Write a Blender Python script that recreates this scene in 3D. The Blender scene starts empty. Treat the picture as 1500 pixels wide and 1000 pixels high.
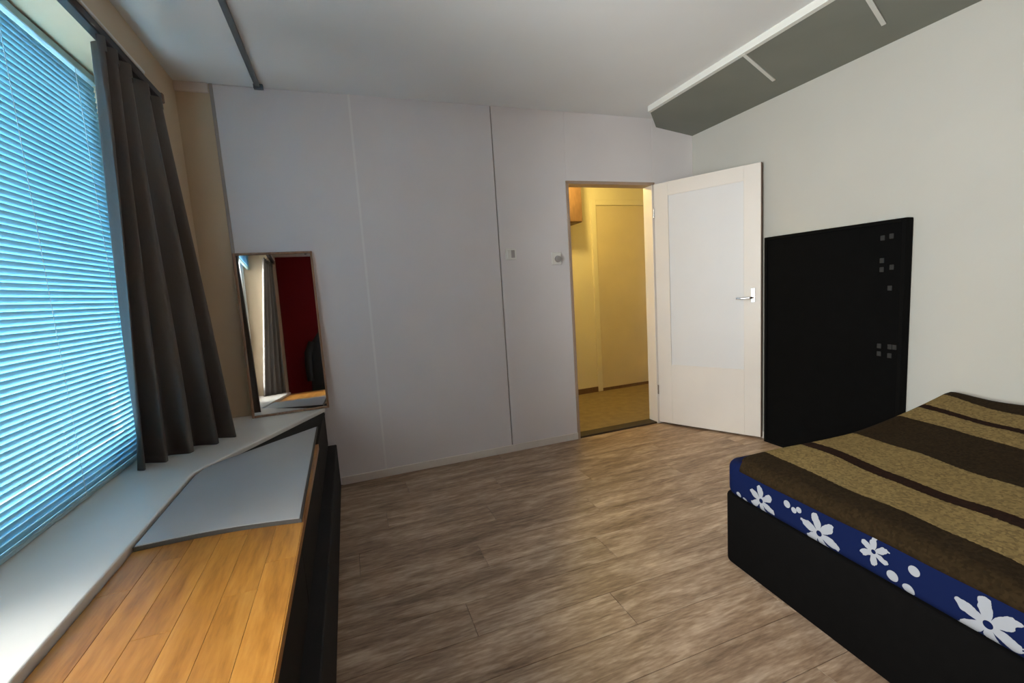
import bpy, bmesh, math, random
from mathutils import Vector, Matrix
random.seed(7)
scene = bpy.context.scene
COL = scene.collection

# ------------------------------------------------------------------ camera
YAW, PITCH, ROLL, FPX = 0.344872632, -0.119240343, -0.0648948611, 659.8096
CAM = Vector((0.0, 0.0, 1.27))
fw = Vector((math.sin(YAW)*math.cos(PITCH), math.cos(YAW)*math.cos(PITCH), math.sin(PITCH)))
r0 = Vector((math.cos(YAW), -math.sin(YAW), 0)); u0 = r0.cross(fw)
rt = math.cos(ROLL)*r0 + math.sin(ROLL)*u0
up = -math.sin(ROLL)*r0 + math.cos(ROLL)*u0
cd = bpy.data.cameras.new('camera'); cd.sensor_width = 36; cd.lens = FPX/1500*36
cd.clip_start = 0.02
cam = bpy.data.objects.new('camera', cd); COL.objects.link(cam)
cam.matrix_world = Matrix((( rt.x, up.x, -fw.x, CAM.x), (rt.y, up.y, -fw.y, CAM.y), (rt.z, up.z, -fw.z, CAM.z), (0, 0, 0, 1)))
scene.camera = cam

# ------------------------------------------------------------------ world, light, exposure
W = bpy.data.worlds.new('sky'); scene.world = W; W.use_nodes = True
bgn = W.node_tree.nodes['Background']
bgn.inputs[0].default_value = (1.0, 0.975, 0.95, 1); bgn.inputs[1].default_value = 9.0
vs = scene.view_settings
vs.view_transform = 'Standard'; vs.look = 'None'; vs.gamma = 1; vs.use_curve_mapping = False; vs.exposure = 1.6
scene.cycles.max_bounces = 10; scene.cycles.diffuse_bounces = 6; scene.cycles.transparent_max_bounces = 16
HALL_WATTS = 8.5

# window opening facing the sky: a sampling portal, it adds no light of its own
pl = bpy.data.lights.new('window_left_offscreen', 'AREA'); pl.shape = 'RECTANGLE'; pl.size = 1.82; pl.size_y = 3.0
pl.cycles.is_portal = True
po = bpy.data.objects.new('window_left_offscreen', pl); COL.objects.link(po)
po.location = (-1.2, 1.3, 1.47); po.rotation_euler = (0, -math.pi/2, 0)

# ------------------------------------------------------------------ helpers
def M_new(name):
    m = bpy.data.materials.new(name); m.use_nodes = True
    return m, m.node_tree.nodes, m.node_tree.links, m.node_tree.nodes['Principled BSDF']

def mat(name, col, rough=0.6, var=0.06, scale=6.0, bump=0.0, bscale=200.0, metal=0.0, spec=0.5, stretch=(1, 1, 1), sheen=0.0, rnd=0.0):
    m, N, L, P = M_new(name)
    tc = N.new('ShaderNodeTexCoord'); mp = N.new('ShaderNodeMapping'); mp.inputs['Scale'].default_value = stretch
    L.new(tc.outputs['Object'], mp.inputs['Vector'])
    nz = N.new('ShaderNodeTexNoise'); nz.inputs['Scale'].default_value = scale; nz.inputs['Detail'].default_value = 5
    L.new(mp.outputs[0], nz.inputs['Vector'])
    rp = N.new('ShaderNodeValToRGB')
    a = [max(0, c*(1-var)) for c in col]; b = [min(1, c*(1+var)) for c in col]
    rp.color_ramp.elements[0].position = 0.3; rp.color_ramp.elements[1].position = 0.7
    rp.color_ramp.elements[0].color = (*a, 1); rp.color_ramp.elements[1].color = (*b, 1)
    L.new(nz.outputs[0], rp.inputs[0])
    if rnd:
        oi = N.new('ShaderNodeObjectInfo'); mr = N.new('ShaderNodeMapRange')
        mr.inputs[3].default_value = 1-rnd; mr.inputs[4].default_value = 1+rnd
        L.new(oi.outputs['Random'], mr.inputs[0])
        hs = N.new('ShaderNodeHueSaturation'); L.new(rp.outputs[0], hs.inputs['Color']); L.new(mr.outputs[0], hs.inputs['Value'])
        L.new(hs.outputs[0], P.inputs['Base Color'])
    else:
        L.new(rp.outputs[0], P.inputs['Base Color'])
    P.inputs['Roughness'].default_value = rough; P.inputs['Metallic'].default_value = metal
    P.inputs['Specular IOR Level'].default_value = spec
    if sheen: P.inputs['Sheen Weight'].default_value = sheen
    if bump:
        n2 = N.new('ShaderNodeTexNoise'); n2.inputs['Scale'].default_value = bscale; n2.inputs['Detail'].default_value = 3
        L.new(mp.outputs[0], n2.inputs['Vector'])
        bp = N.new('ShaderNodeBump'); bp.inputs['Strength'].default_value = bump; bp.inputs['Distance'].default_value = 0.004
        L.new(n2.outputs[0], bp.inputs['Height']); L.new(bp.outputs[0], P.inputs['Normal'])
    return m

class MB:
    def __init__(s): s.v = []; s.f = []
    def box(s, x0, x1, y0, y1, z0, z1):
        b = len(s.v)
        s.v += [(x0,y0,z0),(x1,y0,z0),(x1,y1,z0),(x0,y1,z0),(x0,y0,z1),(x1,y0,z1),(x1,y1,z1),(x0,y1,z1)]
        s.f += [tuple(b+i for i in q) for q in ((0,3,2,1),(4,5,6,7),(0,1,5,4),(1,2,6,5),(2,3,7,6),(3,0,4,7))]
        return s
    def prism(s, pts, z0, z1):
        b = len(s.v); n = len(pts)
        s.v += [(x, y, z0) for x, y in pts] + [(x, y, z1) for x, y in pts]
        s.f += [tuple(b+n-1-i for i in range(n)), tuple(b+n+i for i in range(n))]
        s.f += [(b+i, b+(i+1) % n, b+n+(i+1) % n, b+n+i) for i in range(n)]
        return s
    def prism_y(s, pts, y0, y1):           # polygon in x,z
        b = len(s.v); n = len(pts)
        s.v += [(x, y0, z) for x, z in pts] + [(x, y1, z) for x, z in pts]
        s.f += [tuple(b+i for i in range(n)), tuple(b+2*n-1-i for i in range(n))]
        s.f += [(b+i, b+n+i, b+n+(i+1) % n, b+(i+1) % n) for i in range(n)]
        return s
    def tube(s, path, r, n=12, caps=True):
        path = [Vector(p) for p in path]; b = len(s.v)
        rr = r if isinstance(r, (list, tuple)) else [r]*len(path)
        for i, p in enumerate(path):
            d = (path[min(i+1, len(path)-1)] - path[max(i-1, 0)]).normalized()
            a = Vector((0, 0, 1)) if abs(d.z) < 0.9 else Vector((1, 0, 0))
            e = d.cross(a).normalized(); g = d.cross(e)
            for k in range(n):
                t = 2*math.pi*k/n
                q = p + rr[i]*(math.cos(t)*e + math.sin(t)*g); s.v.append(tuple(q))
        for i in range(len(path)-1):
            for k in range(n):
                s.f.append((b+i*n+k, b+i*n+(k+1) % n, b+(i+1)*n+(k+1) % n, b+(i+1)*n+k))
        if caps:
            s.f.append(tuple(b+k for k in range(n))[::-1]); e0 = b+(len(path)-1)*n
            s.f.append(tuple(e0+k for k in range(n)))
        return s
    def lathe(s, prof, c=(0, 0, 0), n=24):
        return s.tube([(c[0], c[1], c[2]+z) for r, z in prof], [r for r, z in prof], n)
    def grid(s, fn, nu, nv):
        b = len(s.v)
        for j in range(nv+1):
            for i in range(nu+1): s.v.append(tuple(fn(i/nu, j/nv)))
        for j in range(nv):
            for i in range(nu):
                a = b+j*(nu+1)+i; s.f.append((a, a+1, a+nu+2, a+nu+1))
        return s
    def mesh(s, name, m, smooth=False, bevel=0, seg=2):
        me = bpy.data.meshes.new(name); me.from_pydata(s.v, [], s.f); me.update()
        bm = bmesh.new(); bm.from_mesh(me); bmesh.ops.recalc_face_normals(bm, faces=bm.faces)
        if bevel:
            ed = [e for e in bm.edges if len(e.link_faces) == 2 and e.calc_face_angle() > 0.5]
            bmesh.ops.bevel(bm, geom=ed, offset=bevel, segments=seg, affect='EDGES', profile=0.5, clamp_overlap=True)
        bm.to_mesh(me); bm.free()
        if smooth:
            for p in me.polygons: p.use_smooth = True
            try: me.set_sharp_from_angle(angle=math.radians(40))
            except Exception: pass
        me.materials.append(m)
        return me
    def obj(s, name, m, parent=None, smooth=False, bevel=0, seg=2):
        o = bpy.data.objects.new(name, s.mesh(name, m, smooth, bevel, seg)); COL.objects.link(o)
        if parent: o.parent = parent
        return o

def tag(o, label, cat, group=None):
    o['label'] = label; o['category'] = cat
    if group: o['group'] = group
    return o
def struct(o, label=None):
    o['kind'] = 'structure'
    if label: o['label'] = label
    return o
def empty(name, loc=(0, 0, 0), rz=0.0):
    o = bpy.data.objects.new(name, None); COL.objects.link(o); o.location = loc; o.rotation_euler = (0, 0, rz)
    o.empty_display_size = 0.1
    return o
def copy_to(o, parent=None, loc=None):
    c = o.copy(); COL.objects.link(c)
    if parent: c.parent = parent
    if loc: c.location = loc
    return c

# ------------------------------------------------------------------ room dimensions
XL, XR, YB, YR, H = -0.80, 2.90, 3.21, -1.20, 2.565     # left wall face, right wall, back wall, rear wall, ceiling
COAT_X = -0.24
DX0, DX1, DH = 1.685, 2.485, 2.045                      # door opening

# ------------------------------------------------------------------ materials
m_wall = mat('back_panel_paint', (0.74, 0.70, 0.70), 0.55, 0.02, 3, 0.03, 90)
m_joint = mat('joint_strip_paint', (0.80, 0.77, 0.76), 0.5, 0.02)
m_gap = mat('panel_gap', (0.34, 0.30, 0.27), 0.8, 0.05)
m_right = mat('right_wall_paint', (0.50, 0.485, 0.44), 0.7, 0.025, 2.5, 0.06, 120)
m_beige = mat('beige_wall_paint', (0.58, 0.455, 0.31), 0.6, 0.03, 3, 0.04, 100)
m_red = mat('red_wall_paint', (0.135, 0.004, 0.007), 0.8, 0.05, 3, 0.04, 100, spec=0.15)
m_ceil = mat('ceiling_paint', (0.76, 0.76, 0.755), 0.7, 0.02, 2, 0.04, 140)
m_base = mat('baseboard_paint', (0.72, 0.66, 0.60), 0.45, 0.03)
m_white = mat('white_lacquer', (0.70, 0.67, 0.63), 0.35, 0.02, 4)
m_trim = mat('warm_trim_paint', (0.66, 0.57, 0.50), 0.5, 0.03)
m_cstrip = mat('taupe_strip', (0.36, 0.31, 0.28), 0.5, 0.05)
m_sub = mat('subfloor', (0.05, 0.035, 0.025), 0.9)
m_dark = mat('dark_track', (0.02, 0.018, 0.018), 0.45, 0.1)
m_dgrey = mat('grey_track', (0.12, 0.13, 0.14), 0.5, 0.05)
m_chrome = mat('chrome', (0.75, 0.76, 0.78), 0.18, 0.02, metal=1.0)
m_brown = mat('brown_wood_edge', (0.14, 0.075, 0.045), 0.55, 0.2, 12, stretch=(6, 6, 1))

def wood(name, dark, mid, light, axis, scale=2.2, rough=0.45, rnd=0.12, stretch=9.0, bump=0.12):
    m, N, L, P = M_new(name)
    tc = N.new('ShaderNodeTexCoord'); oi = N.new('ShaderNodeObjectInfo')
    ad = N.new('ShaderNodeVectorMath'); ad.operation = 'ADD'
    ml = N.new('ShaderNodeVectorMath'); ml.operation = 'SCALE'; ml.inputs[0].default_value = (13.7, 7.3, 3.1)
    L.new(oi.outputs['Random'], ml.inputs['Scale'])
    L.new(tc.outputs['Object'], ad.inputs[0]); L.new(ml.outputs[0], ad.inputs[1])
    mp = N.new('ShaderNodeMapping')
    sc = [stretch]*3; sc[axis] = 1.0
    mp.inputs['Scale'].default_value = sc; L.new(ad.outputs[0], mp.inputs['Vector'])
    n1 = N.new('ShaderNodeTexNoise'); n1.inputs['Scale'].default_value = scale; n1.inputs['Detail'].default_value = 8; n1.inputs['Roughness'].default_value = 0.62; n1.inputs['Distortion'].default_value = 0.6
    L.new(mp.outputs[0], n1.inputs['Vector'])
    n2 = N.new('ShaderNodeTexNoise'); n2.inputs['Scale'].default_value = scale*7; n2.inputs['Detail'].default_value = 4
    L.new(mp.outputs[0], n2.inputs['Vector'])
    mx = N.new('ShaderNodeMath'); mx.operation = 'MULTIPLY_ADD'; mx.inputs[1].default_value = 0.35
    L.new(n2.outputs[0], mx.inputs[0]); 
    m2 = N.new('ShaderNodeMath'); m2.operation = 'MULTIPLY'; m2.inputs[1].default_value = 0.75; L.new(n1.outputs[0], m2.inputs[0])
    L.new(m2.outputs[0], mx.inputs[2])
    rp = N.new('ShaderNodeValToRGB'); e = rp.color_ramp.elements
    e[0].position = 0.36; e[0].color = (*dark, 1); e[1].position = 0.74; e[1].color = (*light, 1)
    k = e.new(0.54); k.color = (*mid, 1)
    L.new(mx.outputs[0], rp.inputs[0])
    mr = N.new('ShaderNodeMapRange'); mr.inputs[3].default_value = 1-rnd; mr.inputs[4].default_value = 1+rnd
    L.new(oi.outputs['Random'], mr.inputs[0])
    hs = N.new('ShaderNodeHueSaturation'); L.new(rp.outputs[0], hs.inputs['Color']); L.new(mr.outputs[0], hs.inputs['Value'])
    L.new(hs.outputs[0], P.inputs['Base Color'])
    P.inputs['Roughness'].default_value = rough
    bp = N.new('ShaderNodeBump'); bp.inputs['Strength'].default_value = bump; bp.inputs['Distance'].default_value = 0.003
    L.new(mx.outputs[0], bp.inputs['Height']); L.new(bp.outputs[0], P.inputs['Normal'])
    return m
m_plank = wood('weathered_laminate', (0.125, 0.072, 0.043), (0.32, 0.215, 0.142), (0.60, 0.455, 0.335), 0, 2.6, 0.45, 0.07, 6.0)
m_oak = wood('orange_oak', (0.19, 0.070, 0.010), (0.345, 0.145, 0.024), (0.45, 0.215, 0.045), 1, 2.0, 0.35, 0.10, 8, 0.05)

# ------------------------------------------------------------------ floor with planks
floor = struct(MB().box(XL, XR+0.05, YR-0.05, YB+0.09, -0.06, -0.010).obj('floor', m_sub))
PW, PL, GAP = 0.193, 1.285, 0.0015
plank_meshes = {}
def plank(L_, W_):
    key = (round(L_, 3), round(W_, 3))
    if key not in plank_meshes:
        plank_meshes[key] = MB().box(0, L_, 0, W_, -0.0105, 0.0).mesh('plank', m_plank, bevel=0.0012, seg=1)
    o = bpy.data.objects.new('plank', plank_meshes[key]); COL.objects.link(o); o.parent = floor
    return o
y = YR; row = 0
while y < YB - 0.001:
    w = min(PW, YB - y); x = XL - (row*0.437 % 1.0)*PL
    while x < XR:
        a, b = max(x, XL), min(x+PL, XR)
        if b - a > 0.02:
            o = plank(b-a-GAP, w-GAP); o.location = (a, y, 0)
        x += PL
    y += PW; row += 1

# ------------------------------------------------------------------ ceiling and walls
struct(MB().box(-1.2, XR+0.15, YR-0.1, YB+0.10, H, H+0.1).obj('ceiling', m_ceil))
wb = MB()
wb.box(-1.2, DX0, YB+0.010, YB+0.10, -0.06, H+0.05).box(DX1, XR+0.15, YB+0.010, YB+0.10, -0.06, H+0.05).box(DX0, DX1, YB+0.010, YB+0.10, DH, H+0.05)
wall_back = struct(wb.obj('wall_back', m_gap))
S0, S1, S2 = -0.612, 0.146, 1.102
def panel(x0, x1, z0, z1, m=m_wall):
    return MB().box(x0, x1, YB, YB+0.0105, z0, z1).obj('panel', m, wall_back, bevel=0.002, seg=1)
panel(XL-0.3, S0-0.008, 0, H, m_beige)['label'] = 'beige painted corner panel'
panel(S0, S1-0.001, 0, H); panel(S1+0.001, S2-0.004, 0, H); panel(S2+0.004, DX0-0.0, 0, H)
panel(DX0, DX1, DH+0.0, H); panel(DX1, XR, 0, H)
MB().box(S1-0.007, S1+0.007, YB-0.0012, YB+0.001, 0.05, H).obj('joint_strip', m_joint, wall_back)
MB().box(S0-0.014, S0+0.004, YB-0.006, YB+0.002, 0.55, H).obj('corner_strip', m_cstrip, wall_back, bevel=0.002, seg=1)
MB().box(XL, S0-0.02, YB-0.012, YB+0.002, H-0.055, H).obj('head_strip', m_trim, wall_back, bevel=0.002, seg=1)

struct(MB().box(XR, XR+0.12, YR-0.1, YB+0.1, -0.06, H+0.05).obj('wall_right', m_right))
struct(MB().box(-1.2, XR+0.12, YR-0.12, YR, -0.06, H+0.05).obj('wall_rear', m_red))
NY0, NY1, NZ1 = -0.20, 2.80, 2.38                       # window niche, its unseen rear end lengthened to let in daylight
wl = MB()
wl.box(-1.18, XL, YR-0.1, NY0, -0.06, H+0.05).box(-1.18, XL, NY1, YB+0.02, -0.06, H+0.05)
wl.box(-1.18, XL, NY0, NY1, NZ1, H+0.05).box(-1.18, XL, NY0, NY1, -0.06, 0.535)
struct(wl.obj('wall_left', m_beige))
struct(MB().box(-0.15, DX0-0.012, YB-0.012, YB+0.001, 0.0, 0.055).obj('baseboard_back', m_base, bevel=0.003, seg=2))
struct(MB().box(XR-0.012, XR+0.001, YR, YB-0.02, 0.0, 0.055).obj('baseboard_right', m_base, bevel=0.003, seg=2))

# ------------------------------------------------------------------ window_1 with frame, mullion, panes and sill
win = struct(empty('window_1', (-1.10, 1.5, 0.57)), 'wide window in the deep niche of the left wall')
def wpart(name, mb, m, parent=win, **k):
    o = mb.obj(name, m, None, **k); o.parent = parent
    o.matrix_parent_inverse = Matrix.Translation(-win.location)
    return o
m_frame = mat('window_frame_paint', (0.78, 0.80, 0.80), 0.4, 0.02)
fx0, fx1 = -1.14, -1.075
MYS = [NY0, 1.40, NY1]
f_ = MB().box(fx0, fx1, NY0, NY1, NZ1-0.06, NZ1).box(fx0, fx1, NY0, NY1, 0.565, 0.63)
f_.box(fx0, fx1, NY0, NY0+0.06, 0.63, NZ1-0.06).box(fx0, fx1, NY1-0.06, NY1, 0.63, NZ1-0.06)
wpart('window_frame', f_, m_frame, bevel=0.004, seg=1)
wpart('mullion', MB().box(fx0, fx1, 1.36, 1.44, 0.63, NZ1-0.06), m_frame, bevel=0.004, seg=1)
mg, N, L, P = M_new('window_glass'); N.remove(P)
out = N['Material Output']; tr = N.new('ShaderNodeBsdfTransparent'); gl = N.new('ShaderNodeBsdfGlossy'); gl.inputs['Roughness'].default_value = 0.02
tr.inputs[0].default_value = (0.97, 0.99, 0.98, 1)
fr = N.new('ShaderNodeFresnel'); fr.inputs[0].default_value = 1.5; mx = N.new('ShaderNodeMixShader')
L.new(fr.outputs[0], mx.inputs[0]); L.new(tr.outputs[0], mx.inputs[1]); L.new(gl.outputs[0], mx.inputs[2]); L.new(mx.outputs[0], out.inputs[0])
for a, b in ((NY0+0.06, 1.36), (1.44, NY1-0.06)):
    s = MB().box(-1.13, -1.09, a, b, 0.63, 0.68).box(-1.13, -1.09, a, b, NZ1-0.11, NZ1-0.06)
    s.box(-1.13, -1.09, a, a+0.05, 0.68, NZ1-0.11).box(-1.13, -1.09, b-0.05, b, 0.68, NZ1-0.11)
    so = wpart('sash', s, m_frame, bevel=0.003, seg=1)
    p_ = MB().box(-1.112, -1.108, a+0.045, b-0.045, 0.675, NZ1-0.105).obj('pane', mg); p_.parent = so
    hd = MB().box(-1.09, -1.075, a+0.015, a+0.035, 1.25, 1.33).box(-1.078, -1.066, a+0.018, a+0.032, 1.18, 1.30).obj('sash_handle', m_chrome, bevel=0.003, seg=1); hd.parent = so
wpart('sill', MB().prism([(-1.14, NY0), (-0.69, NY0), (-0.69, 2.235), (-0.205, 3.115), (-0.205, YB+0.002), (XL-0.01, YB+0.002), (XL-0.01, NY1), (-1.14, NY1)], 0.533, 0.570), m_white, bevel=0.006, seg=3)

# ------------------------------------------------------------------ venetian blinds
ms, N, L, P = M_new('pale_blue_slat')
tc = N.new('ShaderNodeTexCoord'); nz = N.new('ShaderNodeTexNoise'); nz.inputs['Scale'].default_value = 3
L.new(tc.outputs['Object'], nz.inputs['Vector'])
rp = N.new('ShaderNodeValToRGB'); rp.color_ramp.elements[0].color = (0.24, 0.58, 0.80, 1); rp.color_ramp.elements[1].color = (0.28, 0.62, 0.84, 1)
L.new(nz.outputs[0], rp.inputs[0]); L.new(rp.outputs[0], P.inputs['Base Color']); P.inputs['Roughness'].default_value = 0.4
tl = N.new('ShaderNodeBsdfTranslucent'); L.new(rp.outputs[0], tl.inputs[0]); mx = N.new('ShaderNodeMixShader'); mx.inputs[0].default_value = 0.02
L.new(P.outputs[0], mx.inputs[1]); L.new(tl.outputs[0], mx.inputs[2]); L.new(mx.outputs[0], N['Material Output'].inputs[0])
m_cord = mat('blind_cord', (0.55, 0.66, 0.72), 0.8)
m_rail = mat('blind_rail', (0.36, 0.52, 0.58), 0.4)
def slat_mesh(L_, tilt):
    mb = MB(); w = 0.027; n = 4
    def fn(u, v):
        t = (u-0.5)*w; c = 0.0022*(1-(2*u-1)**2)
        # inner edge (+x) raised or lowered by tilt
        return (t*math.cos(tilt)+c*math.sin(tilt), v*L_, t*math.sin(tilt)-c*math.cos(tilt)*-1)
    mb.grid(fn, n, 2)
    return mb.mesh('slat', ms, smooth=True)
def blind(y0, y1, zt, zb, pitch, tilt, label):
    t = tag(empty('venetian_blind', (-1.02, y0, zb)), label, 'blind'); Lb = y1-y0
    MB().box(-0.02, 0.02, 0, Lb, zt-zb-0.035, zt-zb).obj('head_rail', m_rail, t, bevel=0.003, seg=1)
    MB().box(-0.014, 0.014, 0, Lb, 0, 0.016).obj('bottom_rail', m_rail, t, bevel=0.003, seg=1)
    sm = slat_mesh(Lb-0.01, tilt); z = 0.030
    while z < zt-zb-0.045:
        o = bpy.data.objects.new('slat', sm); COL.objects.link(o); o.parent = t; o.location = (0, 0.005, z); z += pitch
    for q in (0.14, 0.5, 0.86):
        for dx in (-0.0155, 0.0155):
            MB().tube([(dx, q*Lb, 0.01), (dx, q*Lb, zt-zb-0.03)], 0.0011, 6).obj('ladder_cord', m_cord, t)
    return t
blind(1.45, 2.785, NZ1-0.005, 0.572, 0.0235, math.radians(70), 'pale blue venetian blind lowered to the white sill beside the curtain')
blind(-0.185, 1.41, NZ1-0.005, NZ1-0.20, 0.0030, math.radians(4), 'pale blue venetian blind pulled up into a bundle, unseen, to let daylight in')  # unseen second blind, added in raised state so daylight reaches the room

# ------------------------------------------------------------------ curtain rail and curtain
rail = tag(empty('curtain_rail', (-0.73, 1.4, 2.27)), 'dark curtain rail with white top edge along the window lintel', 'curtain rail')
MB().box(-0.018, 0.018, -1.56, 1.24, -0.030, 0.006).obj('track', m_dark, rail, bevel=0.004, seg=1)
MB().box(-0.022, 0.022, -1.56, 1.05, 0.006, 0.019).obj('top_strip', m_white, rail, bevel=0.003, seg=1)
MB().box(-0.022, 0.022, 1.24, 1.262, -0.034, 0.010).obj('end_cap', m_brown, rail, bevel=0.004, seg=1)
MB().box(-0.022, 0.022, -1.582, -1.56, -0.034, 0.010).obj('end_cap', m_brown, rail, bevel=0.004, seg=1)
for yy in (-0.9, 0.1, 1.0):
    MB().box(-0.072, -0.015, yy, yy+0.03, 0.0, 0.012).box(-0.072, -0.066, yy, yy+0.03, 0.0, 0.03).obj('bracket', m_dgrey, rail)

mc, N, L, P = M_new('taupe_curtain_fabric')
tc = N.new('ShaderNodeTexCoord'); nz = N.new('ShaderNodeTexNoise'); nz.inputs['Scale'].default_value = 60; nz.inputs['Detail'].default_value = 3
mp = N.new('ShaderNodeMapping'); mp.inputs['Scale'].default_value = (4, 4, 0.5)
L.new(tc.outputs['Object'], mp.inputs[0]); L.new(mp.outputs[0], nz.inputs['Vector'])
rp = N.new('ShaderNodeValToRGB'); rp.color_ramp.elements[0].color = (0.100, 0.083, 0.070, 1); rp.color_ramp.elements[1].color = (0.150, 0.128, 0.112, 1)
L.new(nz.outputs[0], rp.inputs[0]); L.new(rp.outputs[0], P.inputs['Base Color']); P.inputs['Roughness'].default_value = 0.42; P.inputs['Specular IOR Level'].default_value = 0.45
tl = N.new('ShaderNodeBsdfTranslucent'); tl.inputs[0].default_value = (0.30, 0.28, 0.26, 1); mx = N.new('ShaderNodeMixShader'); mx.inputs[0].default_value = 0.3
L.new(P.outputs[0], mx.inputs[1]); L.new(tl.outputs[0], mx.inputs[2]); L.new(mx.outputs[0], N['Material Output'].inputs[0])
def curtain_pt(u, v):
    tx, ty = -0.73, 2.06 + 0.55*u
    bx = -0.955 + 0.315*u; by = 2.385 + 0.365*u
    k = v**1.15
    x = tx + (bx-tx)*k; y = ty + (by-ty)*k
    dx, dy = (bx-tx)*k + 0.0001, 0.55 + (0.315-0.55)*k
    dirx, diry = 0.315*k, 0.55-0.185*k
    n = math.hypot(dirx, diry); nx, ny = diry/n, -dirx/n
    ph = 2*math.pi*(4.6*u + 0.25*math.sin(5*u) + 0.12*math.sin(3*v+4*u))
    amp = 0.027 + 0.024*k*(0.75+0.25*math.sin(9*u+1))
    off = amp*(math.sin(ph) + 0.25*math.sin(2*ph+1))
    y += 0.010*math.cos(ph)*k
    return (x+nx*off, y+ny*off, 2.238 + (0.573-2.238)*v)
cu = tag(empty('curtain', (0, 0, 0)), 'taupe grey curtain gathered at the window end next to the mirror', 'curtain')
cu.location = (-0.80, 2.5, 0.57)
co = MB().grid(curtain_pt, 160, 40).obj('cloth', mc, None, smooth=True); co.parent = cu; co.matrix_parent_inverse = Matrix.Translation(-cu.location)
sd = co.modifiers.new('thickness', 'SOLIDIFY'); sd.thickness = 0.003
hm = MB().grid(lambda u, v: (lambda p: (p[0]+0.004, p[1], 2.238-0.05*v))(curtain_pt(u, 0.02*v)), 160, 2).obj('heading_tape', mc, None, smooth=True)
hm.parent = cu; hm.matrix_parent_inverse = Matrix.Translation(-cu.location)

cu2 = tag(empty('curtain', (-0.80, -0.05, 0.57)), 'taupe grey curtain gathered at the window end facing away from the mirror', 'curtain')
def rear_pt(u, v):
    x, y, z = curtain_pt(u, v)
    ph = 2*math.pi*(4.4*u+0.1*math.sin(6*u)); a = 0.026+0.012*v
    return (-0.752-0.20*u*(0.25+0.75*v)+0.7*a*math.sin(ph), -0.12+0.34*u+a*0.7*math.sin(ph)*0.6, z)
for nm, mbx in (('cloth', MB().grid(rear_pt, 120, 30)), ('heading_tape', MB().grid(lambda u, v: (lambda p: (p[0]+0.004, p[1], 2.238-0.05*v))(rear_pt(u, 0.02*v)), 120, 2))):
    o = mbx.obj(nm, mc, None, smooth=True); o.parent = cu2; o.matrix_parent_inverse = Matrix.Translation(-cu2.location)
    o.modifiers.new('thickness', 'SOLIDIFY').thickness = 0.003

ct = tag(empty('ceiling_track', (-0.366, 1.2, H)), 'slim dark grey track fixed to the ceiling near the window', 'track')
MB().box(-0.014, 0.014, -2.2, 1.955, -0.018, 0.001).obj('channel', m_dgrey, ct, bevel=0.003, seg=1)
MB().box(-0.022, 0.030, 1.955, 1.985, -0.026, 0.001).obj('end_stop', m_dgrey, ct, bevel=0.003, seg=1)

# ------------------------------------------------------------------ bench cabinet with oak top
m_body = mat('dark_cabinet', (0.010, 0.008, 0.007), 0.7, 0.15, 8, spec=0.2)
m_plinth = mat('charcoal_plinth', (0.020, 0.019, 0.020), 0.8, 0.1, 8, spec=0.2)
BX0, BX1, BY0, BY1, BZ = -0.685, -0.207, -0.18, 3.195, 0.548
bench = tag(empty('bench_cabinet', (-0.45, 1.7, 0)), 'long low dark cabinet with orange oak top under the window sill', 'cabinet')
def bpart(name, mb, m, **k):
    o = mb.obj(name, m, None, **k); o.parent = bench; o.matrix_parent_inverse = Matrix.Translation(-bench.location); return o
bpart('body', MB().box(BX0, BX1-0.022, BY0, BY1, 0.0, BZ-0.028), m_body)
nd = 4
for i in range(nd):
    a = BY0 + (BY1-BY0)*i/nd; b = BY0 + (BY1-BY0)*(i+1)/nd
    bpart('door', MB().box(BX1-0.0225, BX1-0.004, a+0.002, b-0.002, 0.30, BZ-0.03), m_body, bevel=0.002, seg=1)
bpart('plinth', MB().box(BX1-0.023, BX1+0.048, BY0, BY1, 0.0, 0.295), m_plinth, bevel=0.006, seg=2)
BYT = 2.42
bpart('end_block', MB().box(BX0, BX1, BYT, BY1, BZ-0.03, BZ-0.0005), m_body)
ns = 6; sw = (BX1-BX0)/ns; smesh = {}
for i in range(ns):
    yy = BY0 - random.random()*0.7
    while yy < BYT:
        a, b = max(yy, BY0), min(yy+0.9, BYT)
        if b-a > 0.03:
            o = bpart('stave', MB().box(0, sw-0.0006, 0, b-a-0.0006, -0.027, 0.0), m_oak, bevel=0.0006, seg=1)
            o.location = (BX0+i*sw, a, BZ)
        yy += 0.9
bpart('edge_strip', MB().box(BX1, BX1+0.003, BY0, BYT, BZ-0.027, BZ), m_oak)

# grey board lying on the oak
m_greyb = mat('grey_laminate', (0.36, 0.355, 0.355), 0.38, 0.03, 5)
m_edge = mat('board_edge', (0.06, 0.055, 0.05), 0.6, 0.1)
near = [(-0.682+0.472*t, 1.615-0.045*t-0.035*math.sin(math.pi*t)*0.0+0.02*math.sin(math.pi*t)) for t in [i/10 for i in range(11)]]
brd = near + [(-0.222, 2.72), (-0.60, 2.375), (-0.66, 2.31), (-0.682, 2.20)]
gb = tag(empty('grey_board', (-0.45, 2.1, BZ)), 'flat grey board with dark edges lying on the oak top', 'board')
cx = sum(p[0] for p in brd)/len(brd); cy = sum(p[1] for p in brd)/len(brd)
o = MB().prism(brd, BZ+0.0005, BZ+0.014).obj('edge_band', m_edge); o.parent = gb; o.matrix_parent_inverse = Matrix.Translation(-gb.location)
inner = [(cx+(px-cx)*0.975, cy+(py-cy)*0.985) for px, py in brd]
o = MB().prism(inner, BZ+0.010, BZ+0.0165).obj('surface', m_greyb); o.parent = gb; o.matrix_parent_inverse = Matrix.Translation(-gb.location)

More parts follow.
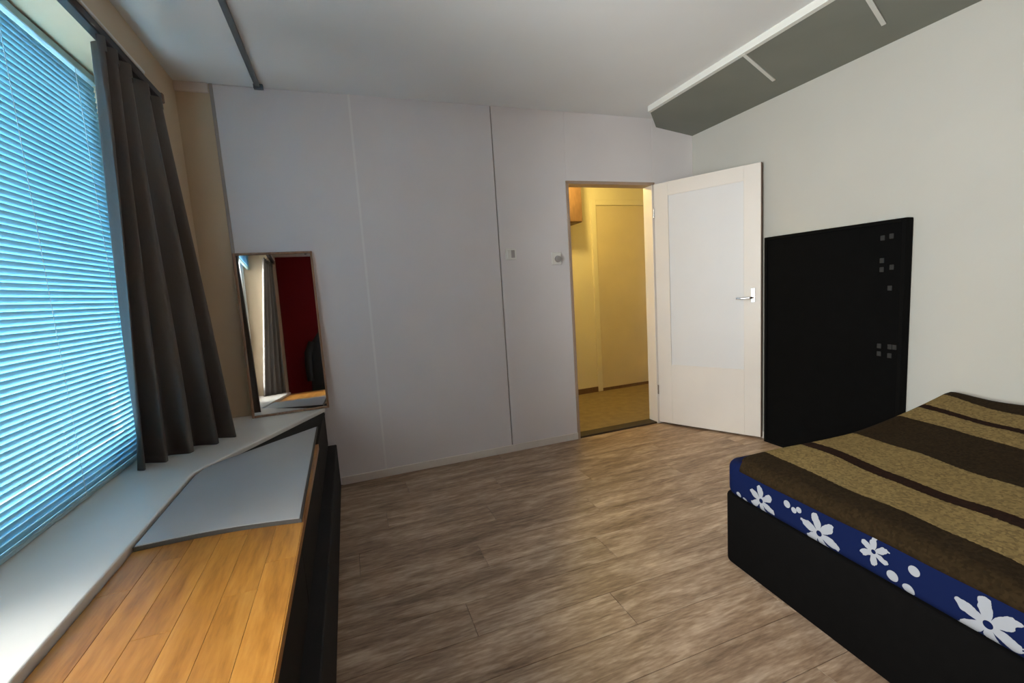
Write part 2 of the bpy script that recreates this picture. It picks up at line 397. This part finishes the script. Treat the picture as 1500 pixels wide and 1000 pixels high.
# ------------------------------------------------------------------ mirror on the sill
m_mir, N, L, P = M_new('mirror_glass'); P.inputs['Base Color'].default_value = (0.86, 0.86, 0.84, 1); P.inputs['Metallic'].default_value = 1; P.inputs['Roughness'].default_value = 0.015
m_mfr = wood('mirror_frame_wood', (0.17, 0.085, 0.045), (0.30, 0.17, 0.10), (0.42, 0.27, 0.17), 2, 3, 0.4, 0.0, 8, 0.05)
mir = tag(empty('mirror', (-0.395, 3.125, 0.570), math.radians(0.9)), 'frameless-looking tall mirror in thin brown wood frame standing on the sill', 'mirror')
mir.rotation_euler.x = math.radians(-4.0)
mir['label'] = 'tall mirror in a thin brown wood frame standing on the sill end'
mw, mh, fwid = 0.222, 1.015, 0.013
MB().box(-mw+0.004, mw-0.004, -0.004, 0.010, 0.006, mh-0.006).obj('mirror_glass', m_mir, mir)
for x0, x1, z0, z1 in ((-mw, -mw+fwid, 0, mh), (mw-fwid, mw, 0, mh), (-mw+fwid, mw-fwid, 0, fwid), (-mw+fwid, mw-fwid, mh-fwid, mh)):
    MB().box(x0, x1, -0.014, 0.016, z0, z1).obj('frame_bar', m_mfr, mir, bevel=0.002, seg=1)

# ------------------------------------------------------------------ door_1: jamb, leaf, handle
m_leaf = mat('door_cream_paint', (0.72, 0.66, 0.60), 0.42, 0.03, 3)
m_lpanel = mat('door_panel_paint', (0.68, 0.66, 0.65), 0.42, 0.02, 3)
m_jamb = mat('jamb_paint', (0.42, 0.30, 0.22), 0.5, 0.06, 6)
m_thr = mat('dark_threshold', (0.035, 0.022, 0.013), 0.6, 0.15, 12)
door = struct(empty('door_1', (DX0, YB, 0)), 'cream door with a recessed panel standing open to the yellow hall')
def dpart(name, mb, m, parent=None, **k):
    o = mb.obj(name, m, None, **k); o.parent = parent or door; o.matrix_parent_inverse = Matrix.Translation(-door.location); return o
dpart('jamb', MB().box(DX0-0.012, DX0+0.012, YB-0.006, YB+0.11, 0, DH+0.0), m_jamb, bevel=0.002, seg=1)
dpart('jamb', MB().box(DX1-0.020, DX1+0.012, YB-0.006, YB+0.11, 0, DH+0.0), m_leaf, bevel=0.002, seg=1)
dpart('head_jamb', MB().box(DX0-0.012, DX1+0.012, YB-0.006, YB+0.11, DH-0.012, DH+0.012), m_jamb, bevel=0.002, seg=1)
dpart('threshold', MB().box(DX0+0.012, DX1-0.020, YB+0.0, YB+0.11, -0.012, 0.014), m_thr, bevel=0.004, seg=1)
ang = math.atan2(2.497-YB, 2.862-DX1)
LL = 0.80; LT = 0.036
leaf = empty('leaf', (DX1-0.004-DX0, -0.012, 0.016), ang); leaf.parent = door
# local: +X along leaf from the hinge, -Y is the visible face (towards the room), thickness to +Y
lz = 2.022
zp0, zp1, sp0, sp1 = 0.515, 1.915, 0.118, 0.685
def lpart(name, mb, m, **k): return mb.obj(name, m, leaf, **k)
lpart('stile', MB().box(0, sp0, 0, LT, 0, lz), m_leaf, bevel=0.002, seg=1)
lpart('stile', MB().box(sp1, LL, 0, LT, 0, lz), m_leaf, bevel=0.002, seg=1)
lpart('rail', MB().box(sp0, sp1, 0, LT, zp1, lz), m_leaf)
lpart('rail', MB().box(sp0, sp1, 0, LT, 0, zp0), m_leaf)
lpart('recessed_panel', MB().box(sp0, sp1, 0.009, LT-0.009, zp0, zp1), m_lpanel)
lpart('closing_edge', MB().box(LL, LL+0.003, 0.001, LT-0.001, 0, lz), m_brown)
lpart('handle_plate', MB().box(0.735, 0.763, -0.005, 0.001, 1.03, 1.135), m_chrome, bevel=0.002, seg=1)
lpart('handle_lever', MB().tube([(0.749, 0, 1.065), (0.749, -0.040, 1.065), (0.742, -0.050, 1.065), (0.735, -0.052, 1.064), (0.645, -0.050, 1.062)], [0.0085, 0.0085, 0.009, 0.009, 0.008], 12), m_chrome, smooth=True)
for z in (0.25, 1.75):
    lpart('hinge', MB().tube([(-0.002, -0.004, z), (-0.002, -0.004, z+0.08)], 0.007, 10), m_chrome, smooth=True)

# ------------------------------------------------------------------ hallway beyond the door
m_hwall = mat('hall_wall_paint', (0.74, 0.69, 0.58), 0.6, 0.03, 3)
m_hdoor = mat('hall_door_paint', (0.66, 0.58, 0.46), 0.45, 0.04, 3)
m_hfloor = mat('hall_floor', (0.22, 0.16, 0.085), 0.6, 0.15, 14)
HY, HX0, HX1, HH = 4.54, 1.30, 3.75, 2.50
hw = MB().box(HX0-0.1, HX1+0.1, HY, HY+0.1, -0.06, HH+0.1)
struct(hw.obj('wall_hall_far', m_hwall))
struct(MB().box(HX0-0.1, HX0, YB+0.1, HY, -0.06, HH+0.1).obj('wall_hall_left', m_hwall))
struct(MB().box(HX1, HX1+0.1, YB+0.1, HY, -0.06, HH+0.1).obj('wall_hall_right', m_hwall))
struct(MB().box(HX0, HX1, YB+0.1, YB+0.105, DH+0.02, HH).box(HX0, DX0-0.02, YB+0.1, YB+0.105, 0, HH).box(DX1+0.02, HX1, YB+0.1, YB+0.105, 0, HH).obj('wall_hall_near', m_hwall))
struct(MB().box(HX0-0.1, HX1+0.1, YB+0.09, HY+0.1, HH, HH+0.1).obj('ceiling_hall', m_hwall))
struct(MB().box(HX0-0.1, HX1+0.1, YB+0.09, HY+0.1, -0.07, -0.004).obj('floor_hall', m_hfloor))
struct(MB().box(HX0, 2.66, HY-0.014, HY+0.001, -0.004, 0.055).box(3.44, HX1, HY-0.014, HY+0.001, -0.004, 0.055).obj('baseboard_hall', m_brown))
d2 = struct(empty('door_2', (3.05, HY, 0)), 'closed yellowish door on the far side of the hall')
def d2p(name, mb, m, **k):
    o = mb.obj(name, m, None, **k); o.parent = d2; o.matrix_parent_inverse = Matrix.Translation(-d2.location); return o
d2p('casing', MB().box(2.66, 2.72, HY-0.022, HY+0.002, 0, 2.18).box(3.38, 3.44, HY-0.022, HY+0.002, 0, 2.18).box(2.72, 3.38, HY-0.022, HY+0.002, 2.12, 2.18), m_hwall, bevel=0.002, seg=1)
d2p('leaf', MB().box(2.722, 3.378, HY-0.010, HY+0.002, 0.03, 2.118), m_hdoor, bevel=0.002, seg=1)
d2p('kick_gap', MB().box(2.72, 3.38, HY-0.012, HY+0.002, -0.004, 0.03), m_brown)
cb = tag(empty('wall_cupboard', (2.2, 4.54, 1.90)), 'brown wooden cupboard hung high on the hall wall', 'cupboard')
MB().box(-0.28, 0.205, -0.26, 0.0, 0, 0.45).obj('body', m_brown, cb, bevel=0.003, seg=1)
MB().box(-0.275, 0.20, -0.278, -0.259, 0.006, 0.444).obj('door', m_brown, cb, bevel=0.003, seg=1)
# ceiling lamp of the hall
lamp = tag(empty('hall_ceiling_lamp_offscreen', (2.12, 3.92, HH)), 'round hall ceiling lamp giving warm yellow light', 'lamp')
m_glow, N, L, P = M_new('lamp_glass'); P.inputs['Base Color'].default_value = (0.9, 0.8, 0.55, 1)
P.inputs['Emission Color'].default_value = (1.0, 0.74, 0.20, 1); P.inputs['Emission Strength'].default_value = 3
MB().lathe([(0.075, 0.0), (0.075, -0.02), (0.06, -0.03)], n=24).obj('base', m_chrome, lamp, smooth=True)
MB().lathe([(0.06, -0.028), (0.10, -0.045), (0.12, -0.08), (0.105, -0.12), (0.06, -0.145), (0.008, -0.152)], n=28).obj('glass_shade', m_glow, lamp, smooth=True)
hl = bpy.data.lights.new('hall_bulb_offscreen', 'POINT'); hl.energy = HALL_WATTS; hl.color = (1.0, 0.74, 0.20); hl.shadow_soft_size = 0.05
ho = bpy.data.objects.new('hall_bulb_offscreen', hl); COL.objects.link(ho); ho.location = (2.12, 3.92, 2.28)

# ------------------------------------------------------------------ switches and hook on the back wall
m_sw = mat('switch_white', (0.78, 0.76, 0.72), 0.35, 0.02); m_sw2 = mat('switch_grey', (0.36, 0.33, 0.32), 0.45, 0.03)
s1 = tag(empty('light_switch', (1.187, YB, 1.517)), 'small white wall switch next to the dark panel joint', 'switch')
MB().box(-0.042, 0.042, -0.009, 0.001, -0.042, 0.042).obj('plate', m_sw, s1, bevel=0.003, seg=2)
MB().box(-0.030, 0.000, -0.015, -0.008, -0.028, 0.028).obj('rocker', m_sw, s1, bevel=0.002, seg=1)
MB().box(0.002, 0.030, -0.012, -0.008, -0.028, 0.028).obj('rocker', m_sw2, s1, bevel=0.002, seg=1)
s2 = tag(empty('light_switch', (1.562, YB, 1.470)), 'grey wall switch with a knob beside the door opening', 'switch')
MB().box(-0.040, 0.040, -0.010, 0.001, -0.048, 0.048).obj('plate', m_sw, s2, bevel=0.003, seg=2)
MB().tube([(0.008, -0.009, -0.004), (0.008, -0.030, -0.004)], [0.026, 0.022], 20).obj('knob', m_sw2, s2, smooth=True)

# ------------------------------------------------------------------ boxing along the ceiling at the right wall
m_duct = mat('grey_green_board', (0.20, 0.205, 0.175), 0.65, 0.06, 3)
m_strip = mat('pale_edging', (0.70, 0.70, 0.66), 0.4, 0.03)
bx = tag(empty('ceiling_boxing', (2.6, 1.5, H)), 'grey-green boxing with pale edging where ceiling meets right wall', 'boxing')
XF, ZF, ZW = 2.31, -0.038, -0.118
def duct_z(x): return ZF + (x-XF)/(XR-XF)*(ZW-ZF)
def duct_slab(name, m, y0, y1, x0, x1, dz, y0b=None, y1b=None):
    # sloping slab between x0..x1; end lines may be oblique (y at x0 / y at x1)
    y0b = y0 if y0b is None else y0b; y1b = y1 if y1b is None else y1b
    v = []
    for top in (0, 1):
        for x, yy in ((x0, y0), (x1, y0b), (x1, y1b), (x0, y1)):
            v.append((x-2.6, yy-1.5, 0.0 if top else duct_z(x)+dz))
    b = MB(); b.v = v; b.f = [(0,3,2,1),(4,5,6,7),(0,1,5,4),(1,2,6,5),(2,3,7,6),(3,0,4,7)]
    return b.obj(name, m, bx)
YE0, YE1 = 2.995, YB            # oblique end against the back wall
cuts = [2.205, 1.575, 0.945, 0.315, -0.315, -0.945, YR]
prev = (YE0, YE1+0.2)
for c in cuts:
    pa = duct_slab('board', m_duct, c, min(prev[0], YB), XF, XR, 0, c, min(prev[1], YB)) if prev[1] <= YB else None
    if pa is None:
        # first board with the clipped corner
        b = MB(); P5 = [(XF, c), (XR, c), (XR, YB), (2.53, YB), (XF, YE0)]
        b.v = [(x-2.6, yy-1.5, duct_z(x)) for x, yy in P5] + [(x-2.6, yy-1.5, 0.0) for x, yy in P5]
        b.f = [(4,3,2,1,0), (5,6,7,8,9)] + [(i, (i+1) % 5, 5+(i+1) % 5, 5+i) for i in range(5)]
        b.obj('board', m_duct, bx)
    prev = (c, c)
    if c > YR:
        duct_slab('cross_strip', m_strip, c-0.085, c-0.063, XF-0.004, 2.70, -0.006, c+0.045, c+0.067)
duct_slab('front_edging', m_strip, YR, YE0+0.005, XF-0.016, XF+0.010, -0.004)

# ------------------------------------------------------------------ black board against the right wall
m_blk = mat('black_fabric_board', (0.003, 0.003, 0.0032), 0.95, spec=0.08, var=0.15, scale=20, bump=0.1, bscale=400)
m_blk2 = mat('black_edge', (0.003, 0.003, 0.003), 0.9, 0.1, spec=0.1)
m_fix = mat('dull_metal_fixing', (0.028, 0.028, 0.028), 0.6, 0.05, spec=0.2)
kb = tag(empty('black_board', (2.87, 2.0, 0)), 'tall black board with small grey fixings standing against the right wall', 'board')
ky0, ky1, kz = -0.425, 0.452, 1.505
MB().box(-0.022, 0.028, ky0+0.02, ky1-0.02, 0.02, kz-0.02).obj('panel', m_blk, kb)
for y0, y1, z0, z1 in ((ky0, ky0+0.022, 0, kz), (ky1-0.022, ky1, 0, kz), (ky0+0.022, ky1-0.022, 0, 0.022), (ky0+0.022, ky1-0.022, kz-0.022, kz)):
    MB().box(-0.030, 0.028, y0, y1, z0, z1).obj('rim', m_blk2, kb, bevel=0.003, seg=1)
fx = MB().box(-0.026, -0.021, -0.011, 0.011, -0.014, 0.014).mesh('fixing_plate', m_fix, bevel=0.002, seg=1)
for yy, z in ((-0.308, 1.41), (-0.352, 1.415), (-0.308, 1.285), (-0.308, 1.235), (-0.358, 1.245), (-0.352, 1.13), (-0.308, 0.80), (-0.308, 0.755), (-0.362, 0.80), (-0.385, 0.80), (-0.362, 0.75)):
    o = bpy.data.objects.new('fixing_plate', fx); COL.objects.link(o); o.parent = kb; o.location = (0, yy, z)

# ------------------------------------------------------------------ bed
BR = -math.atan(0.075)
bed = tag(empty('bed', (1.482, 1.495, 0), BR), 'bed with black base and blue floral sheet on the mattress', 'bed')
m_bbase = mat('black_bed_base', (0.003, 0.0027, 0.0027), 0.95, 0.15, 30, 0.1, 500, spec=0.08)
BW, BL = 1.385, 2.05
def rbox(x0, x1, y0, y1, r, n=8):
    pts = []
    for cx_, cy_, a0 in ((x1-r, y1-r, 0), (x0+r, y1-r, 90), (x0+r, y0+r, 180), (x1-r, y0+r, 270)):
        for i in range(n+1):
            a = math.radians(a0+90*i/n); pts.append((cx_+r*math.cos(a), cy_+r*math.sin(a)))
    return pts
MB().prism(rbox(0, BW, -BL, 0, 0.055), 0.0, 0.315).obj('base', m_bbase, bed, smooth=True, bevel=0.012, seg=3)
# printed sheet: blue with white six-petal flowers
mb_, N, L, P = M_new('blue_floral_sheet')
tc = N.new('ShaderNodeTexCoord'); sep = N.new('ShaderNodeSeparateXYZ'); L.new(tc.outputs['Object'], sep.inputs[0])
def MT(op, a, b=None, c=None):
    n = N.new('ShaderNodeMath'); n.operation = op
    for i, q in enumerate((a, b, c)):
        if q is None: continue
        if isinstance(q, (int, float)): n.inputs[i].default_value = q
        else: L.new(q, n.inputs[i])
    return n.outputs[0]
wob = N.new('ShaderNodeTexNoise'); wob.inputs['Scale'].default_value = 45; L.new(tc.outputs['Object'], wob.inputs['Vector'])
total = None
flowers = [(-0.215, 0.362, 0.070, 6, .3), (-0.465, 0.358, 0.078, 6, .8), (-0.645, 0.395, 0.052, 6, .1), (-0.92, 0.36, 0.080, 6, .5), (-1.20, 0.37, 0.07, 6, .2), (-1.45, 0.36, 0.075, 6, .9), (-1.75, 0.38, 0.06, 6, .4)]
dots = [(-0.095, 0.335, 0.012), (-0.125, 0.325, 0.010), (-0.335, 0.405, 0.014), (-0.365, 0.395, 0.011), (-0.385, 0.405, 0.011), (-0.70, 0.350, 0.016), (-0.742, 0.335, 0.016), (-0.755, 0.40, 0.015), (-1.05, 0.38, 0.015), (-1.08, 0.345, 0.013), (-1.33, 0.40, 0.014), (-1.60, 0.35, 0.014)]
for s_, z_, R_, k_, ph_ in flowers:
    a = MT('SUBTRACT', sep.outputs[1], s_); b = MT('SUBTRACT', sep.outputs[2], z_)
    r = MT('SQRT', MT('ADD', MT('MULTIPLY', a, a), MT('MULTIPLY', b, b)))
    th = MT('ARCTAN2', b, a)
    lim = MT('MULTIPLY_ADD', MT('ABSOLUTE', MT('SINE', MT('MULTIPLY_ADD', th, k_/2, ph_))), R_*0.68, R_*0.22)
    msk = MT('LESS_THAN', MT('ADD', r, MT('MULTIPLY', MT('SUBTRACT', wob.outputs[0], 0.5), 0.045)), lim)
    cen = MT('GREATER_THAN', r, R_*0.13); msk = MT('MULTIPLY', msk, cen)
    total = msk if total is None else MT('MAXIMUM', total, msk)
for s_, z_, R_ in dots:
    a = MT('SUBTRACT', sep.outputs[1], s_); b = MT('SUBTRACT', sep.outputs[2], z_)
    r = MT('SQRT', MT('ADD', MT('MULTIPLY', a, a), MT('MULTIPLY', b, b)))
    total = MT('MAXIMUM', total, MT('LESS_THAN', r, R_))
mxc = N.new('ShaderNodeMix'); mxc.data_type = 'RGBA'
mxc.inputs[6].default_value = (0.003, 0.008, 0.045, 1); mxc.inputs[7].default_value = (0.30, 0.31, 0.34, 1)
P.inputs['Specular IOR Level'].default_value = 0.1; L.new(total, mxc.inputs[0]); L.new(mxc.outputs[2], P.inputs['Base Color']); P.inputs['Roughness'].default_value = 0.85
mo = MB().prism(rbox(0.004, BW-0.004, -BL+0.004, -0.004, 0.065, 10), 0.310, 0.468).obj('mattress', mb_, bed, smooth=True, bevel=0.035, seg=5)
mo['label'] = 'mattress in a dark blue sheet with white flowers'

# bedspread, striped along its length
msp, N, L, P = M_new('striped_bedspread')
tc = N.new('ShaderNodeTexCoord'); sep = N.new('ShaderNodeSeparateXYZ'); uvn = N.new('ShaderNodeUVMap'); L.new(uvn.outputs[0], sep.inputs[0])
nz = N.new('ShaderNodeTexNoise'); nz.inputs['Scale'].default_value = 90; nz.inputs['Detail'].default_value = 2; L.new(tc.outputs['Object'], nz.inputs['Vector'])
big = N.new('ShaderNodeTexNoise'); big.inputs['Scale'].default_value = 4; L.new(tc.outputs['Object'], big.inputs['Vector'])
u = MT('ADD', sep.outputs[0], MT('MULTIPLY', MT('SUBTRACT', big.outputs[0], 0.5), 0.02))
u = MT('ADD', u, MT('MULTIPLY', MT('SUBTRACT', nz.outputs[0], 0.5), 0.012))
rp = N.new('ShaderNodeValToRGB'); rp.color_ramp.interpolation = 'CONSTANT'
DB, BE, TD = (0.020, 0.012, 0.005, 1), (0.19, 0.135, 0.055, 1), (0.016, 0.006, 0.003, 1)
stripes = [(0.0, DB), (0.165, BE), (0.375, TD), (0.44, BE), (0.70, DB), (1.02, BE), (1.16, TD), (1.205, BE), (1.345, DB)]
els = rp.color_ramp.elements; els[0].position = 0; els[0].color = DB; els[1].position = stripes[1][0]/1.6; els[1].color = BE
for p_, c_ in stripes[2:]:
    e = els.new(p_/1.6); e.color = c_
u = MT('MULTIPLY', u, MT('MULTIPLY_ADD', MT('MINIMUM', sep.outputs[1], 1.0), 0.16, 1.0))
L.new(MT('DIVIDE', u, 1.6), rp.inputs[0])
# flecked weave
fl = N.new('ShaderNodeTexVoronoi'); fl.inputs['Scale'].default_value = 130; L.new(tc.outputs['Object'], fl.inputs['Vector'])
hs = N.new('ShaderNodeHueSaturation'); L.new(rp.outputs[0], hs.inputs['Color'])
mr = N.new('ShaderNodeMapRange'); mr.inputs[3].default_value = 0.7; mr.inputs[4].default_value = 1.3
sp2 = N.new('ShaderNodeSeparateColor'); L.new(fl.outputs['Color'], sp2.inputs[0]); L.new(sp2.outputs[0], mr.inputs[0]); L.new(mr.outputs[0], hs.inputs['Value'])
L.new(hs.outputs[0], P.inputs['Base Color']); P.inputs['Roughness'].default_value = 0.95; P.inputs['Specular IOR Level'].default_value = 0.1
bp = N.new('ShaderNodeBump'); bp.inputs['Strength'].default_value = 0.35; bp.inputs['Distance'].default_value = 0.003
L.new(nz.outputs[0], bp.inputs['Height']); L.new(bp.outputs[0], P.inputs['Normal'])
NU, NV = 90, 110
TOP, EDGE, RAD = 0.487, 0.446, 0.041
def edge_drop(d, drop):            # d: distance from a draped edge measured along the cloth (0 at hem)
    flat = drop + RAD*0.57
    return d
def spread_pt(a, b):
    # a: cloth length across, hem at left (a=0) .. right; b: along, hem at foot (b=0) .. head
    dr = TOP-EDGE; arc = RAD*math.pi/2
    def prof(d):
        st = max(dr-RAD, 0.0)
        if d < st: return (-0.010, EDGE+d)
        if d < st+arc:
            t = (d-st)/RAD
            return (-0.010+RAD*(1-math.cos(t)), TOP-RAD+RAD*math.sin(t))
        return (-0.010+RAD+(d-st-arc), TOP)
    x, zx = prof(a); y, zy = prof(b)
    z = min(zx, zy)
    if zx < TOP-1e-6 and zy < TOP-1e-6:
        z = TOP - math.hypot(TOP-zx, TOP-zy); z = max(z, EDGE-0.004)
        k = 0.022; x += k; y += k
    wob = 0.006*math.sin(7*a+3*b)+0.005*math.sin(11*b-4*a+1)+0.003*math.sin(23*b+9*a)
    crown = 0.012*math.sin(min(max(x/BW, 0), 1)*math.pi)
    lift = 0.105*min(max((x-0.65)/0.7, 0), 1)**1.6
    x += 0.004; y += 0.085*(1-0.5*x)
    return (x, -y, z + lift + wob*min(1, (z-EDGE+0.02)/0.08) + crown)
sp = MB(); AW, BLn = 1.39, 1.93
sp.grid(lambda i, j: spread_pt(i*AW, j*BLn), NU, NV)
so = sp.obj('bedspread', msp, None, smooth=True)
uvl = so.data.uv_layers.new(name='cloth')
for poly in so.data.polygons:
    for li in poly.loop_indices:
        vi = so.data.loops[li].vertex_index; uvl.data[li].uv = ((vi % (NU+1))/NU*AW, (vi//(NU+1))/NV*BLn)
so.location = (1.482, 1.495, 0); so.rotation_euler = (0, 0, BR)
sd = so.modifiers.new('thickness', 'SOLIDIFY'); sd.thickness = 0.007; sd.offset = 1
tag(so, 'brown and tan striped bedspread covering the top of the bed', 'bedspread')

# ------------------------------------------------------------------ black coat hanging on the red rear wall (seen in the mirror)
m_coat = mat('black_coat_cloth', (0.010, 0.010, 0.011), 0.8, 0.2, 25, 0.2, 300)
coat = tag(empty('hanging_coat', (COAT_X, YR, 0.50)), 'black coat hanging from a hook on the red wall', 'coat')
def coat_pt(u, v):
    a = 2*math.pi*u; t = v                      # v: 0 hem .. 1 collar
    w = 0.24 - 0.03*t if t < 0.75 else 0.2175 - (t-0.75)/0.25*0.165
    d = 0.075 - 0.02*t if t < 0.75 else 0.06 - (t-0.75)/0.25*0.02
    f = 1 + 0.07*math.sin(7*a+2)*(1-t)
    return (w*math.cos(a)*f, 0.085 + d*math.sin(a)*f, 0.92*t)
MB().grid(coat_pt, 40, 24).obj('body', m_coat, coat, smooth=True)
for sx in (-1, 1):
    MB().tube([(sx*0.17, 0.085, 0.74), (sx*0.235, 0.10, 0.58), (sx*0.25, 0.11, 0.36), (sx*0.245, 0.115, 0.16)], [0.055, 0.06, 0.052, 0.045], 14).obj('sleeve', m_coat, coat, smooth=True)
MB().tube([(-0.06, 0.085, 0.90), (-0.05, 0.12, 0.95), (0.05, 0.12, 0.95), (0.06, 0.085, 0.90)], 0.02, 10).obj('collar', m_coat, coat, smooth=True)
hk = tag(empty('wall_hook', (COAT_X, YR, 1.42)), 'small metal coat hook on the red wall', 'hook')
MB().box(-0.015, 0.015, 0, 0.006, -0.04, 0.04).obj('plate', m_chrome, hk, bevel=0.002, seg=1)
MB().tube([(0, 0.004, -0.01), (0, 0.05, -0.02), (0, 0.07, 0.02)], 0.006, 8).obj('prong', m_chrome, hk, smooth=True)
